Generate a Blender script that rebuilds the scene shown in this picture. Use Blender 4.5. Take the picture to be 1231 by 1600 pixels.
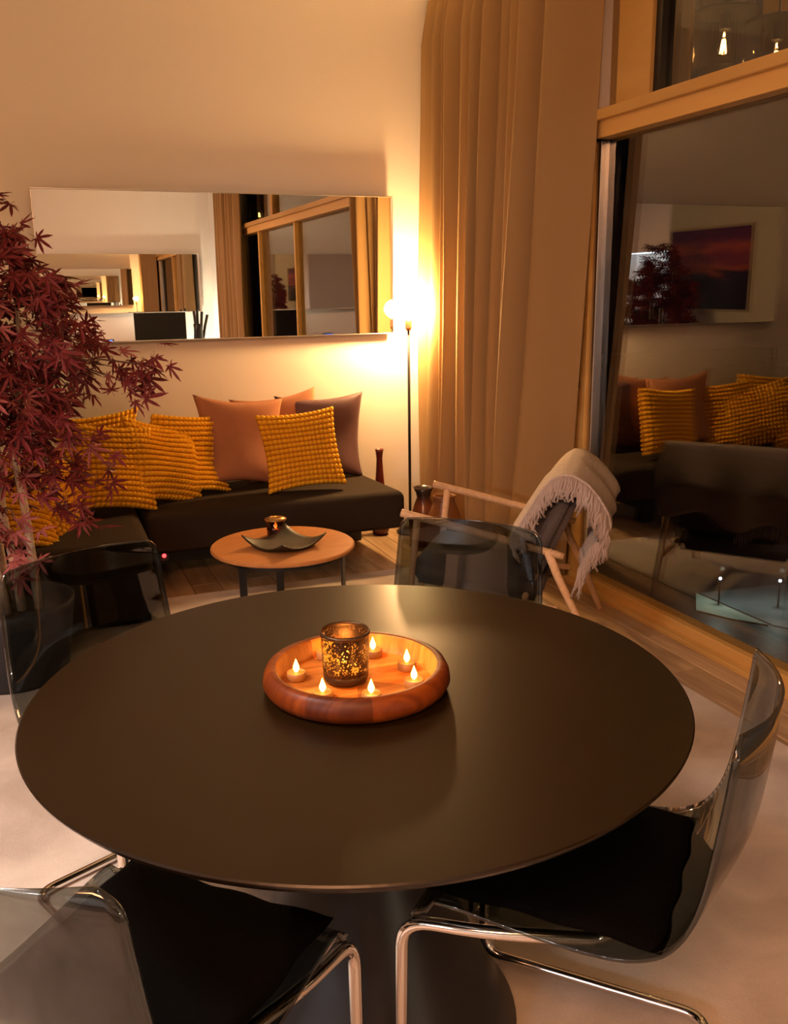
import bpy, bmesh, math, random
from mathutils import Vector, Matrix
PI = math.pi
S = bpy.context.scene
C = S.collection
for o in list(bpy.data.objects):
    bpy.data.objects.remove(o)
random.seed(7)
R = math.radians
sin, cos = math.sin, math.cos

# ------------------------------------------------------------------ camera
H = 1.4586
def cam_axes(yaw, pitch, roll):
    f = Vector((sin(yaw)*cos(pitch), cos(yaw)*cos(pitch), -sin(pitch)))
    r = Vector((cos(yaw), -sin(yaw), 0)); d = f.cross(r)
    r2 = cos(roll)*r + sin(roll)*d; d2 = -sin(roll)*r + cos(roll)*d
    return r2, d2, f
_r, _d, _f = cam_axes(R(21.268), R(13.63), R(0.751))
cd = bpy.data.cameras.new('camera'); cam = bpy.data.objects.new('camera', cd); C.objects.link(cam)
cd.sensor_fit = 'HORIZONTAL'; cd.sensor_width = 36; cd.lens = 1430.3/1231*36
cd.clip_start = .02; cd.clip_end = 300
m = Matrix.Identity(4)
for i in range(3):
    m[i][0] = _r[i]; m[i][1] = -_d[i]; m[i][2] = -_f[i]
m[2][3] = H
cam.matrix_world = m
S.camera = cam

# ------------------------------------------------------------------ world, exposure, lights
S.view_settings.view_transform = 'Standard'; S.view_settings.look = 'None'
S.view_settings.gamma = 1; S.view_settings.use_curve_mapping = False
S.view_settings.exposure = 0.0
S.cycles.use_denoising = True
S.cycles.max_bounces = 12; S.cycles.diffuse_bounces = 5; S.cycles.glossy_bounces = 10
S.cycles.transmission_bounces = 8; S.cycles.transparent_max_bounces = 24
S.cycles.sample_clamp_indirect = 6; S.cycles.caustics_reflective = False; S.cycles.caustics_refractive = False
w = bpy.data.worlds.new('night'); S.world = w; w.use_nodes = True
w.node_tree.nodes['Background'].inputs[0].default_value = (.10, .13, .22, 1)
w.node_tree.nodes['Background'].inputs[1].default_value = .004

def area(name, loc, rot, size, power, col, sy=None):
    l = bpy.data.lights.new(name, 'AREA'); l.energy = power; l.color = col; l.size = size
    if sy: l.shape = 'RECTANGLE'; l.size_y = sy
    o = bpy.data.objects.new(name, l); o.location = loc; o.rotation_euler = rot; C.objects.link(o); return o
def point(name, loc, r, power, col):
    l = bpy.data.lights.new(name, 'POINT'); l.energy = power; l.color = col; l.shadow_soft_size = r
    o = bpy.data.objects.new(name, l); o.location = loc; C.objects.link(o); return o
WARM = (1, .50, .20)
area('fill_light_room', (-.8, -.6, 2.97), (R(20), 0, 0), 1.3, 205, (1, .42, .185))  # added warm fill behind the camera, no visible fixture
area('fill_light_end', (.9, -1.0, 2.97), (R(-40), 0, 0), .5, 18, (1, .50, .24))  # added unseen light that warms the opposite wall
area('ceiling_light_hall', (-1.2, 1.75, 2.85), (0, R(-16), 0), .6, 34, (1, .86, .78)).data.spread = R(95)
point('glow_light', (2.12, -2.45, .74), .06, 75, (1, .84, .62))

# ------------------------------------------------------------------ helpers
def nt(name):
    m = bpy.data.materials.new(name); m.use_nodes = True
    t = m.node_tree; b = t.nodes.get('Principled BSDF'); return m, t, b
def N(t, typ, **kw):
    n = t.nodes.new(typ)
    for k, v in kw.items():
        if k.startswith('i_'):
            key = k[2:].replace('_', ' ')
            n.inputs[int(key) if key.isdigit() else key].default_value = v
        else: setattr(n, k, v)
    return n
def mat(name, col, rough=.6, metal=0, spec=.5, noise=None, bump=None, sheen=0):
    """noise=(scale, amount), bump=(scale, strength[, distance])"""
    m, t, b = nt(name); L = t.links
    b.inputs['Base Color'].default_value = (*col, 1); b.inputs['Roughness'].default_value = rough
    b.inputs['Metallic'].default_value = metal; b.inputs['Specular IOR Level'].default_value = spec
    if sheen: b.inputs['Sheen Weight'].default_value = sheen
    tc = N(t, 'ShaderNodeTexCoord')
    if noise:
        n = N(t, 'ShaderNodeTexNoise', i_Scale=noise[0], i_Detail=5.0)
        L.new(tc.outputs['Object'], n.inputs['Vector'])
        r = N(t, 'ShaderNodeValToRGB')
        r.color_ramp.elements[0].position = .3; r.color_ramp.elements[1].position = .7
        r.color_ramp.elements[0].color = (*[c*(1-noise[1]) for c in col], 1)
        r.color_ramp.elements[1].color = (*[min(1, c*(1+noise[1])) for c in col], 1)
        L.new(n.outputs['Fac'], r.inputs[0]); L.new(r.outputs[0], b.inputs['Base Color'])
    if bump:
        n2 = N(t, 'ShaderNodeTexNoise', i_Scale=bump[0], i_Detail=4.0)
        L.new(tc.outputs['Object'], n2.inputs['Vector'])
        bp = N(t, 'ShaderNodeBump', i_Strength=bump[1], i_Distance=bump[2] if len(bump) > 2 else .002)
        L.new(n2.outputs['Fac'], bp.inputs['Height']); L.new(bp.outputs[0], b.inputs['Normal'])
    return m
def wood(name, c1, c2, scale=6, rough=.45, stretch=(1, 1, 14), axis_rand=True):
    m, t, b = nt(name); L = t.links
    tc = N(t, 'ShaderNodeTexCoord'); mp = N(t, 'ShaderNodeMapping')
    mp.inputs['Scale'].default_value = stretch
    oi = N(t, 'ShaderNodeObjectInfo')
    L.new(tc.outputs['Object'], mp.inputs[0])
    add = N(t, 'ShaderNodeVectorMath', operation='ADD')
    sc = N(t, 'ShaderNodeMath', operation='MULTIPLY', i_1=37.0)
    L.new(oi.outputs['Random'], sc.inputs[0]); L.new(mp.outputs[0], add.inputs[0]); L.new(sc.outputs[0], add.inputs[1])
    n = N(t, 'ShaderNodeTexNoise', i_Scale=scale, i_Detail=6.0, i_Distortion=1.2)
    L.new(add.outputs[0], n.inputs['Vector'])
    r = N(t, 'ShaderNodeValToRGB')
    r.color_ramp.elements[0].position = .35; r.color_ramp.elements[1].position = .68
    r.color_ramp.elements[0].color = (*c1, 1); r.color_ramp.elements[1].color = (*c2, 1)
    L.new(n.outputs['Fac'], r.inputs[0])
    hs = N(t, 'ShaderNodeHueSaturation')
    v = N(t, 'ShaderNodeMapRange', i_3=.82, i_4=1.15)
    L.new(oi.outputs['Random'], v.inputs[0]); L.new(v.outputs[0], hs.inputs['Value'])
    L.new(r.outputs[0], hs.inputs['Color']); L.new(hs.outputs[0], b.inputs['Base Color'])
    b.inputs['Roughness'].default_value = rough
    b.inputs['Specular IOR Level'].default_value = .22
    bp = N(t, 'ShaderNodeBump', i_Strength=.15, i_Distance=.002)
    L.new(n.outputs['Fac'], bp.inputs['Height']); L.new(bp.outputs[0], b.inputs['Normal'])
    return m
def emis(name, col, strength):
    m, t, b = nt(name); t.nodes.remove(b)
    e = N(t, 'ShaderNodeEmission', i_Strength=strength); e.inputs[0].default_value = (*col, 1)
    t.links.new(e.outputs[0], t.nodes['Material Output'].inputs[0]); return m
def thinglass(name, tint, r0=.05, rough=.0, rib=None):
    """clear or smoked pane: what passes is tinted, what reflects grows towards grazing"""
    m, t, b = nt(name); t.nodes.remove(b); L = t.links
    tr = N(t, 'ShaderNodeBsdfTransparent'); tr.inputs[0].default_value = (*tint, 1)
    gl = N(t, 'ShaderNodeBsdfGlossy'); gl.inputs['Roughness'].default_value = rough
    lw = N(t, 'ShaderNodeLayerWeight', i_Blend=.5)
    pw = N(t, 'ShaderNodeMath', operation='POWER', i_1=4.0)
    mr = N(t, 'ShaderNodeMapRange', i_3=r0, i_4=1.0)
    mx = N(t, 'ShaderNodeMixShader')
    L.new(lw.outputs['Facing'], pw.inputs[0]); L.new(pw.outputs[0], mr.inputs[0]); L.new(mr.outputs[0], mx.inputs[0])
    L.new(tr.outputs[0], mx.inputs[1]); L.new(gl.outputs[0], mx.inputs[2])
    L.new(mx.outputs[0], t.nodes['Material Output'].inputs[0]); return m

def obj(name, bm, m, parent=None, smooth=False, bevel=0, auto=None):
    me = bpy.data.meshes.new(name); bm.to_mesh(me); bm.free()
    if m: me.materials.append(m)
    if smooth:
        for p in me.polygons: p.use_smooth = True
    o = bpy.data.objects.new(name, me); C.objects.link(o)
    if parent: o.parent = parent
    if bevel:
        b = o.modifiers.new('bevel', 'BEVEL'); b.width = bevel; b.segments = 2; b.limit_method = 'ANGLE'
    return o
def box(bm, x0, x1, y0, y1, z0, z1):
    vs = [bm.verts.new(p) for p in ((x0,y0,z0),(x1,y0,z0),(x1,y1,z0),(x0,y1,z0),(x0,y0,z1),(x1,y0,z1),(x1,y1,z1),(x0,y1,z1))]
    for f in ((0,3,2,1),(4,5,6,7),(0,1,5,4),(1,2,6,5),(2,3,7,6),(3,0,4,7)):
        bm.faces.new([vs[i] for i in f])
    return bm
def Bx(*a): return box(bmesh.new(), *a)
def lathe(bm, prof, n=48, cx=0, cy=0, close=False):
    rings = []
    for r, z in prof:
        if r < 1e-6: rings.append([bm.verts.new((cx, cy, z))])
        else: rings.append([bm.verts.new((cx+r*cos(2*PI*k/n), cy+r*sin(2*PI*k/n), z)) for k in range(n)])
    for a, b in zip(rings, rings[1:]):
        for k in range(n):
            k2 = (k+1) % n
            if len(a) == 1 and len(b) == 1: continue
            if len(a) == 1: bm.faces.new((a[0], b[k], b[k2]))
            elif len(b) == 1: bm.faces.new((a[k], b[0], a[k2]))
            else: bm.faces.new((a[k], b[k], b[k2], a[k2]))
    bmesh.ops.recalc_face_normals(bm, faces=bm.faces)
    return bm
def tube(bm, pts, r, n=10, closed=False, caps=True):
    pts = [Vector(p) for p in pts]; rs = r if isinstance(r, (list, tuple)) else [r]*len(pts)
    rings = []; up = None; cnt = len(pts)
    for i, p in enumerate(pts):
        if closed: d = (pts[(i+1) % cnt]-pts[i-1]).normalized()
        else: d = (pts[min(i+1, cnt-1)]-pts[max(i-1, 0)]).normalized()
        if up is None:
            up = Vector((0,0,1)) if abs(d.z) < .9 else Vector((1,0,0))
        a = d.cross(up).normalized(); up = a.cross(d).normalized()
        rings.append([bm.verts.new(p+rs[i]*(cos(2*PI*k/n)*a+sin(2*PI*k/n)*up)) for k in range(n)])
    seq = list(zip(rings, rings[1:])) + ([(rings[-1], rings[0])] if closed else [])
    for a, b in seq:
        for k in range(n): bm.faces.new((a[k], a[(k+1) % n], b[(k+1) % n], b[k]))
    if caps and not closed:
        bm.faces.new(rings[0][::-1]); bm.faces.new(rings[-1])
    return bm
def fillet(pts, rad, seg=5, closed=False):
    out = []; P = [Vector(p) for p in pts]; n = len(P)
    for i, p in enumerate(P):
        if not closed and i in (0, n-1): out.append(p); continue
        a = (P[i-1]-p); b = (P[(i+1) % n]-p)
        ra = min(rad, a.length*.49, b.length*.49); a = p+a.normalized()*ra; b = p+b.normalized()*ra
        for k in range(seg+1):
            t = k/seg; out.append((1-t)**2*a+2*t*(1-t)*p+t*t*b)
    return out
def grid(bm, nu, nv, fn):
    vs = [[bm.verts.new(fn(i/nu, j/nv)) for j in range(nv+1)] for i in range(nu+1)]
    for i in range(nu):
        for j in range(nv): bm.faces.new((vs[i][j], vs[i+1][j], vs[i+1][j+1], vs[i][j+1]))
    return vs
def thing(name, label, cat, loc=(0,0,0), rz=0, group=None):
    o = bpy.data.objects.new(name, None); C.objects.link(o); o.empty_display_size = .1
    o.location = loc; o.rotation_euler = (0, 0, rz); o['label'] = label; o['category'] = cat
    if group: o['group'] = group
    return o
def tag(o, label, cat, group=None):
    o['label'] = label; o['category'] = cat
    if group: o['group'] = group
    return o
def struct(name, bm, m, **k):
    o = obj(name, bm, m, **k); o['kind'] = 'structure'; return o
def dup(root, loc, rz, label):
    r = root.copy(); C.objects.link(r); r.location = loc; r.rotation_euler = (0, 0, rz); r['label'] = label
    for ch in list(root.children):
        c = ch.copy(); C.objects.link(c); c.parent = r
        for g in ch.children:
            d = g.copy(); C.objects.link(d); d.parent = c
    return r
def sub(o, lv=1):
    s = o.modifiers.new('sub', 'SUBSURF'); s.levels = lv; s.render_levels = lv; return o

# ------------------------------------------------------------------ materials
M = {}
M['wall'] = mat('wall_paint', (.74, .70, .64), .85, spec=.2, bump=(60, .06))
M['ceil'] = mat('ceiling_paint', (.78, .75, .70), .9, spec=.2)
M['gold'] = wood('window_pine', (.62, .37, .11), (.74, .46, .15), 5, .4, (1, .12, 1))
M['plank'] = wood('oak_plank', (.30, .20, .11), (.46, .32, .19), 5, .28, (3, .35, 1))
M['black'] = mat('black_metal', (.015, .014, .013), .35, .3)
M['chrome'] = mat('chrome', (.85, .83, .80), .08, 1)
M['alu'] = mat('aluminium', (.62, .60, .57), .3, 1)
M['pane'] = thinglass('window_pane', (.90, .92, .92), .15)
M['pane_upper'] = thinglass('upper_pane', (.92, .93, .92), .05)
M['smoke'] = thinglass('smoked_acrylic', (.44, .465, .45), .075)
M['tabletop'] = mat('dark_tabletop', (.010, .005, .0012), .29, spec=.24, bump=(700, .05))
M['pedestal'] = mat('dark_pedestal', (.007, .005, .004), .42, spec=.3)
M['pad'] = mat('black_pad', (.0022, .0018, .0014), .95, bump=(400, .6, .003), spec=.03)
M['sofa'] = mat('charcoal_sofa_fabric', (.024, .016, .010), .9, noise=(300, .25), bump=(500, .3), spec=.15)
M['mustard'] = mat('mustard_knit', (.74, .40, .018), .85, noise=(14, .12), bump=(260, .3), spec=.2, sheen=.1)
M['pink'] = mat('dusty_pink_linen', (.36, .16, .085), .85, noise=(10, .08), bump=(300, .25), spec=.2)
M['purple'] = mat('aubergine_satin', (.095, .046, .05), .6, noise=(8, .15), bump=(60, .2), spec=.4)
M['curtain'] = mat('sand_curtain', (.34, .215, .095), .85, bump=(400, .25), spec=.2)
M['trunk'] = mat('bark', (.50, .38, .27), .8, noise=(30, .3), bump=(60, .6, .004))
M['leaf'] = mat('maple_leaf', (.13, .014, .015), .6, noise=(4, .35), spec=.3)
M['leaf2'] = mat('maple_leaf_rose_lit', (.25, .065, .06), .6, noise=(6, .25), spec=.3)  # rose tone; on the low sprays it paints in the light falling there
M['pot'] = mat('slate_pot', (.016, .016, .020), .6, bump=(80, .2))
M['soil'] = mat('soil', (.03, .02, .015), .95, bump=(60, 1, .01))
M['pale_wood'] = wood('beech', (.62, .40, .22), (.74, .50, .30), 5, .35, (8, 8, 8))
M['grey_fabric'] = mat('grey_fabric', (.10, .085, .085), .9, noise=(200, .3), bump=(400, .3), spec=.2)
M['throw'] = mat('oatmeal_throw', (.52, .45, .40), .95, noise=(160, .2), bump=(150, .9, .005), spec=.1)
M['fringe'] = mat('fringe_wool', (.42, .35, .32), .95, spec=.1)
M['copper'] = mat('copper', (.45, .22, .12), .35, .8)
M['rug'] = None

def rug_mat():
    m, t, b = nt('rug_pile'); L = t.links
    tc = N(t, 'ShaderNodeTexCoord')
    n = N(t, 'ShaderNodeTexNoise', i_Scale=3.2, i_Detail=6.0, i_Distortion=.6)
    n2 = N(t, 'ShaderNodeTexNoise', i_Scale=420.0, i_Detail=2.0)
    n3 = N(t, 'ShaderNodeTexNoise', i_Scale=26.0, i_Detail=3.0)
    for q in (n, n2, n3): L.new(tc.outputs['Object'], q.inputs['Vector'])
    r = N(t, 'ShaderNodeValToRGB')
    r.color_ramp.elements[0].position = .36; r.color_ramp.elements[1].position = .64
    r.color_ramp.elements[0].color = (.46, .39, .33, 1); r.color_ramp.elements[1].color = (.66, .58, .50, 1)  # blotches put pile-direction shading into the colour
    L.new(n.outputs['Fac'], r.inputs[0])
    mx = N(t, 'ShaderNodeMix', data_type='RGBA', blend_type='MULTIPLY'); mx.inputs[0].default_value = .35
    L.new(r.outputs[0], mx.inputs[6]); L.new(n2.outputs['Color'], mx.inputs[7])
    L.new(mx.outputs[2], b.inputs['Base Color'])
    ad = N(t, 'ShaderNodeMath', operation='ADD'); L.new(n2.outputs['Fac'], ad.inputs[0]); L.new(n3.outputs['Fac'], ad.inputs[1])
    bp = N(t, 'ShaderNodeBump', i_Strength=.5, i_Distance=.006)
    L.new(ad.outputs[0], bp.inputs['Height']); L.new(bp.outputs[0], b.inputs['Normal'])
    b.inputs['Roughness'].default_value = .95; b.inputs['Specular IOR Level'].default_value = .1
    b.inputs['Sheen Weight'].default_value = .15
    return m
M['rug'] = rug_mat()
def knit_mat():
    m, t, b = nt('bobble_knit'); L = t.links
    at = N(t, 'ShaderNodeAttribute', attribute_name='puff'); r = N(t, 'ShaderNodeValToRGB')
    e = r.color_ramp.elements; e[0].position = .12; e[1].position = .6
    e[0].color = (.50, .20, .010, 1); e[1].color = (.82, .46, .022, 1)  # grooves painted darker as shade between the puffs
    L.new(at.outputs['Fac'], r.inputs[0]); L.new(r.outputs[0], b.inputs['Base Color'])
    tc = N(t, 'ShaderNodeTexCoord'); n2 = N(t, 'ShaderNodeTexNoise', i_Scale=260.0, i_Detail=4.0); L.new(tc.outputs['Object'], n2.inputs['Vector'])
    bp = N(t, 'ShaderNodeBump', i_Strength=.35, i_Distance=.002); L.new(n2.outputs['Fac'], bp.inputs['Height']); L.new(bp.outputs[0], b.inputs['Normal'])
    b.inputs['Roughness'].default_value = .85; b.inputs['Specular IOR Level'].default_value = .2; return m
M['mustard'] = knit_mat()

# ------------------------------------------------------------------ the shell of the room
YB, YO, XW, XL, XF, ZC = 5.24, -2.9, 2.47, -.62, -3.6, 3.05
struct('floor', Bx(XF-.1, XW+.12, YO-.1, YB+.1, -.12, -.012), mat('subfloor', (.14, .09, .05), .7))
fl = bpy.data.objects['floor']
pl_me = {}
def plank(x, y0, y1):
    L_ = round(y1-y0, 3)
    if L_ not in pl_me:
        bm = Bx(-.0685, .0685, -L_/2, L_/2, -.012, 0)
        bmesh.ops.bevel(bm, geom=[e for e in bm.edges if all(v.co.z > -.001 for v in e.verts)], offset=.0018, segments=1, affect='EDGES')
        me = bpy.data.meshes.new('plank'); bm.to_mesh(me); bm.free(); me.materials.append(M['plank']); pl_me[L_] = me
    o = bpy.data.objects.new('plank', pl_me[L_]); o.location = (x, (y0+y1)/2, 0); C.objects.link(o); o.parent = fl
col = 0; x = XW-.07
while x > -.62:
    y = YB; k = 0
    while y > -.9:
        ln = (1.2, 1.5, .9, 1.35)[(col*3+k) % 4] if k or col % 2 else .7
        if x > 2.08 or y > 4.2 : plank(x, y-ln+.003, y)
        y -= ln; k += 1
    x -= .14; col += 1
struct('ceiling', Bx(XF-.1, XW+.12, YO-.1, YB+.1, ZC, ZC+.1), M['ceil'])
struct('wall_back', Bx(XL-.1, XW+.12, YB, YB+.1, 0, ZC), M['wall'])
struct('wall_opposite', Bx(XF, XW+.12, YO-.1, YO, 0, ZC), M['wall'])
struct('wall_left', Bx(XL-.1, XL, 3.06, YB, 0, ZC), M['wall'])
struct('wall_kitchen', Bx(XF-.1, XF, YO, YB, 0, ZC), M['wall'])
struct('wall_kitchen_end', Bx(XF, XL-.1, YB, YB+.1, 0, ZC), M['wall'])
bm = Bx(XW, XW+.12, 4.02, YB, 0, ZC); box(bm, XW, XW+.12, YO, -1.0, 0, ZC)
struct('wall_right', bm, M['wall'])
bm = Bx(XL+.0, XW, YB-.014, YB, 0, .07)
struct('baseboard_back', bm, mat('skirting', (.7, .66, .6), .6), bevel=.004)

# window wall
Yg0, Yg1 = -.05, 3.76
win = struct('window_1', Bx(XW-.005, XW+.09, -1.0, 4.02, 0, .062), M['gold'], bevel=.004)          # bottom rail
obj('sill_step', Bx(XW-.05, XW-.005, -1.0, 4.02, 0, .022), M['gold'], win, bevel=.003)
obj('transom_beam', Bx(XW-.035, XW+.09, -1.0, 3.80, 2.10, 2.222), M['gold'], win, bevel=.004)
obj('transom_lip', Bx(XW-.06, XW-.035, -1.0, 3.80, 2.17, 2.215), M['gold'], win, bevel=.004)
obj('door_stile', Bx(XW-.01, XW+.07, 3.77, 4.02, .062, 2.10), M['gold'], win, bevel=.004)
obj('upper_post', Bx(XW-.02, XW+.09, 3.37, 3.60, 2.222, ZC), M['gold'], win, bevel=.004)
obj('upper_recess', Bx(XW+.03, XW+.09, 3.60, 3.72, 2.222, ZC), wood('window_pine_brown', (.38, .22, .07), (.46, .27, .09), 5, .45, (1, 1, .12)), win)
obj('upper_jamb', Bx(XW-.03, XW+.09, 3.72, 4.02, 2.10, ZC), M['wall'], win)
obj('upper_gasket', Bx(XW+.0, XW+.06, 3.33, 3.37, 2.222, ZC), M['black'], win)
obj('glazing_bead', Bx(XW+.005, XW+.05, 3.735, 3.77, .062, 2.10), M['alu'], win, bevel=.004)
for yy, ww in ((1.50, .04), (.02, .05), (-1.0, .05)):
    obj('stile', Bx(XW-.01, XW+.08, yy, yy+ww, .062, 2.10), M['gold'], win, bevel=.004)
obj('upper_post', Bx(XW-.01, XW+.09, .6, .72, 2.222, ZC), M['gold'], win, bevel=.004)
for y0, y1, z0, z1 in ((1.54, 3.735, .062, 2.10), (.07, 1.50, .062, 2.10), (-.95, .02, .062, 2.10), (.72, 3.33, 2.222, ZC), (-1.0, .6, 2.222, ZC)):
    obj('pane', Bx(XW+.030, XW+.046, y0, y1, z0, z1), M['pane_upper' if z0 > 2 and y0 > .7 else 'pane'], win)
# black lever handle
h = obj('door_handle', Bx(XW-.022, XW-.011, 3.815, 3.85, .985, 1.115), M['black'], win, bevel=.003)
bm = bmesh.new(); tube(bm, [(XW-.02, 3.832, 1.085), (XW-.06, 3.832, 1.085)], .009)
tube(bm, fillet([(XW-.056, 3.826, 1.085), (XW-.058, 3.88, 1.083), (XW-.058, 3.888, .965)], .012), .010)
obj('lever', bm, M['black'], h)

# ------------------------------------------------------------------ rug
bm = Bx(-1.7, 2.15, -.7, 4.36, .0, .014)
rug = obj('rug', bm, M['rug'], bevel=.006)
tag(rug, 'large soft beige rug under the dining table and chairs', 'rug')

# ------------------------------------------------------------------ wall mirrors
def mirror(name, label, x0, x1, z0, z1, y, s):
    t = thing(name, label, 'mirror', ((x0+x1)/2, y, (z0+z1)/2))
    hw, hh = (x1-x0)/2, (z1-z0)/2
    m = mat('mirror_silver', (.93, .92, .88), 0.0, 1); m.node_tree.nodes['Principled BSDF'].inputs['Roughness'].default_value = 0
    obj('mirror_glass', Bx(-hw+.005, hw-.005, -.004, .004, -hh+.005, hh-.005), m, t)
    for a in ((-hw, hw, hh-.006, hh), (-hw, hw, -hh, -hh+.006)):
        obj('frame_rail', Bx(a[0], a[1], -.012, .012, a[2], a[3]), M['alu'], t, bevel=.002)
    for a in ((-hw, -hw+.006), (hw-.006, hw)):
        obj('frame_rail', Bx(a[0], a[1], -.012, .012, -hh+.011, hh-.011), M['alu'], t, bevel=.002)
    obj('backing', Bx(-hw+.06, hw-.06, s*.012, s*.045, -hh+.06, hh-.06), M['pedestal'], t)
    return t
mirror('wall_mirror', 'long horizontal frameless looking mirror on the wall above the sofa', .075, 2.035, 1.205, 1.985, 5.195, 1)
mirror('wall_mirror', 'second wide mirror on the opposite wall, seen reflected in the first one', .15, 2.30, 1.20, 1.98, YO+.06, -1).rotation_euler = (0, 0, R(.65))

# ------------------------------------------------------------------ curtains
def curtain(name, label, y0, y1, xb, folds, flat, seed, drift=.10, end=False):
    rnd = random.Random(seed)
    ks = []; y = y0
    sgn0 = 1 if y1 > y0 else -1; flat = flat*sgn0
    step = (y1-y0-flat)/folds
    pts = []
    for k in range(folds):
        s = step*rnd.uniform(.7, 1.3); d = rnd.uniform(.045, .095)
        pts += [(y, xb+d*.5), (y+s*.30, xb-d), (y+s*.62, xb-d*rnd.uniform(.7, 1))]
        y += s
    sc_ = (y1-flat-y0)/(y-y0)
    pts = [(y0+(p[0]-y0)*sc_, p[1]) for p in pts]
    e = pts[-1]
    pts += [(y1-flat, xb+.05), (y1-flat*.74, xb-.07), (y1-flat*.45, xb-.03), (y1-flat*.15, xb+.07), (y1, xb+.10)] if end else [(y1-flat, xb+.05), (y1-flat*.6, xb-.06), (y1, xb)]
    path = []
    n = len(pts)
    for i in range(n-1):
        p0, p1, p2, p3 = pts[max(i-1, 0)], pts[i], pts[i+1], pts[min(i+2, n-1)]
        for q in range(5):
            t = q/5
            path.append(tuple(.5*((2*p1[a])+(-p0[a]+p2[a])*t+(2*p0[a]-5*p1[a]+4*p2[a]-p3[a])*t*t+(-p0[a]+3*p1[a]-3*p2[a]+p3[a])*t**3) for a in (0, 1)))
    path.append(pts[-1])
    L_ = len(path)-1; bm = bmesh.new(); nz = 26
    sgn = 1 if y1 > y0 else -1
    def fn(u, v):
        i = round(u*L_); yy, xx = path[i]; z = .015+v*(ZC-.03-.015)
        top = max(0, (v-.93)/.07)
        xx = xb+(xx-xb)*(1-.45*top)*(1+.25*(1-v))
        # cloth hangs with slow sideways wander
        yy2 = yy + .035*sin(3.1*v+u*9)*(1-v) + .02*sin(u*23+2*v)
        yy2 += sgn*drift*u*u*(v-.3)
        xx += .012*sin(u*40+v*6)*(1-v)
        return (xx, yy2, z)
    grid(bm, L_, nz, fn)
    t = thing(name, label, 'curtain', (0, 0, 0))
    c = obj('drape', bm, M['curtain'], t, smooth=True)
    s = c.modifiers.new('solid', 'SOLIDIFY'); s.thickness = .004
    ya, yb = sorted((y0, y1))
    obj('curtain_rail', Bx(xb-.02, xb+.02, ya, yb+.0, ZC-.016, ZC-.001), mat('rail_white', (.7, .68, .64), .5), t)
    return t
curtain('curtain', 'floor length sand coloured curtain gathered beside the floor lamp', 5.20, 3.80, 2.305, 11, .24, 5, end=True, drift=.24)
curtain('curtain', 'pale curtain by the opposite wall, seen reflected in the wall mirror', -1.5, -.35, 2.36, 9, .15, 11, drift=0)

# ------------------------------------------------------------------ floor lamp
t = thing('floor_lamp', 'slim black pole floor lamp glowing in the corner by the curtain', 'lamp', (2.08, 5.07, 0))
bm = bmesh.new(); lathe(bm, [(0, 0), (.085, 0), (.085, .012), (.075, .018), (0, .018)]); obj('base', bm, M['black'], t)
bm = bmesh.new(); tube(bm, [(0, 0, .015), (0, 0, 1.235)], .0085, 12); obj('pole', bm, M['black'], t, smooth=True)
bm = bmesh.new(); lathe(bm, [(0, 1.225), (.012, 1.225), (.021, 1.240), (.022, 1.285), (.016, 1.292), (0, 1.292)], 24); obj('socket', bm, M['copper'], t)
bm = bmesh.new(); bmesh.ops.create_uvsphere(bm, u_segments=24, v_segments=16, radius=.055, matrix=Matrix.Translation((0, 0, 1.345)))
for v in bm.verts:
    if v.co.z < 1.33: v.co.x *= .75+.25*(v.co.z-1.29)/.04; v.co.y *= .75+.25*(v.co.z-1.29)/.04
LAMP = emis('lamp_bulb', (1, .56, .22), 1200)
obj('bulb', bm, LAMP, t, smooth=True)

# ------------------------------------------------------------------ sofa
def soft_box(name, x0, x1, y0, y1, z0, z1, r, parent, m, seg=4):
    bm = Bx(x0, x1, y0, y1, z0, z1)
    bmesh.ops.bevel(bm, geom=bm.edges[:], offset=r, segments=seg, affect='EDGES', profile=.6)
    bmesh.ops.subdivide_edges(bm, edges=[e for e in bm.edges if e.calc_length() > .2], cuts=6, use_grid_fill=True)
    o = obj(name, bm, m, parent, smooth=True); return o
sofa = thing('corner_sofa', 'low charcoal corner sofa with chaise along the wall', 'sofa', (.6, 4.8, 0))
dx, dy = -.6, -4.8
bm = bmesh.new()
# long seat: outline with a tapered right end
def slab(bm, outline, z0, z1, r, seg=4, crown=.0):
    n = len(outline); P = [Vector((p[0], p[1])) for p in outline]
    cen = sum(P, Vector((0, 0)))/n
    prof = [(0, z0)] + [(r*(1-cos(PI/2*k/seg)) if 0 else 0, z0) for k in ()]
    levels = [(r*.5, z0), (0, z0+r*.5), (0, z1-r)] + [(r*(1-cos(PI/2*k/seg)), z1-r+r*sin(PI/2*k/seg)) for k in range(1, seg+1)]
    rings = []
    for ins, z in levels:
        ring = []
        for i in range(n):
            a = P[i-1]; b = P[i]; c = P[(i+1) % n]
            d1 = (b-a).normalized(); d2 = (c-b).normalized()
            n1 = Vector((-d1.y, d1.x)); n2 = Vector((-d2.y, d2.x)); nn = (n1+n2)
            nn = nn/max(.3, nn.length_squared)*2 if nn.length > .1 else n1
            q = b+nn*ins; ring.append(bm.verts.new((q.x, q.y, z)))
        rings.append(ring)
    for a, b in zip(rings, rings[1:]):
        for i in range(n): bm.faces.new((a[i], a[(i+1) % n], b[(i+1) % n], b[i]))
    bm.faces.new(rings[0][::-1])
    top = rings[-1]
    cv = bm.verts.new((cen.x, cen.y, z1+crown))
    for i in range(n): bm.faces.new((top[i], top[(i+1) % n], cv))
    return bm
def rounded(outline, rad, seg=6):
    return [(p.x, p.y) for p in fillet([(a, b, 0) for a, b in outline], rad, seg, True)]
out = rounded([(.44, 4.47), (1.815, 4.47), (1.765, 5.17), (.44, 5.17)], .05)
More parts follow.
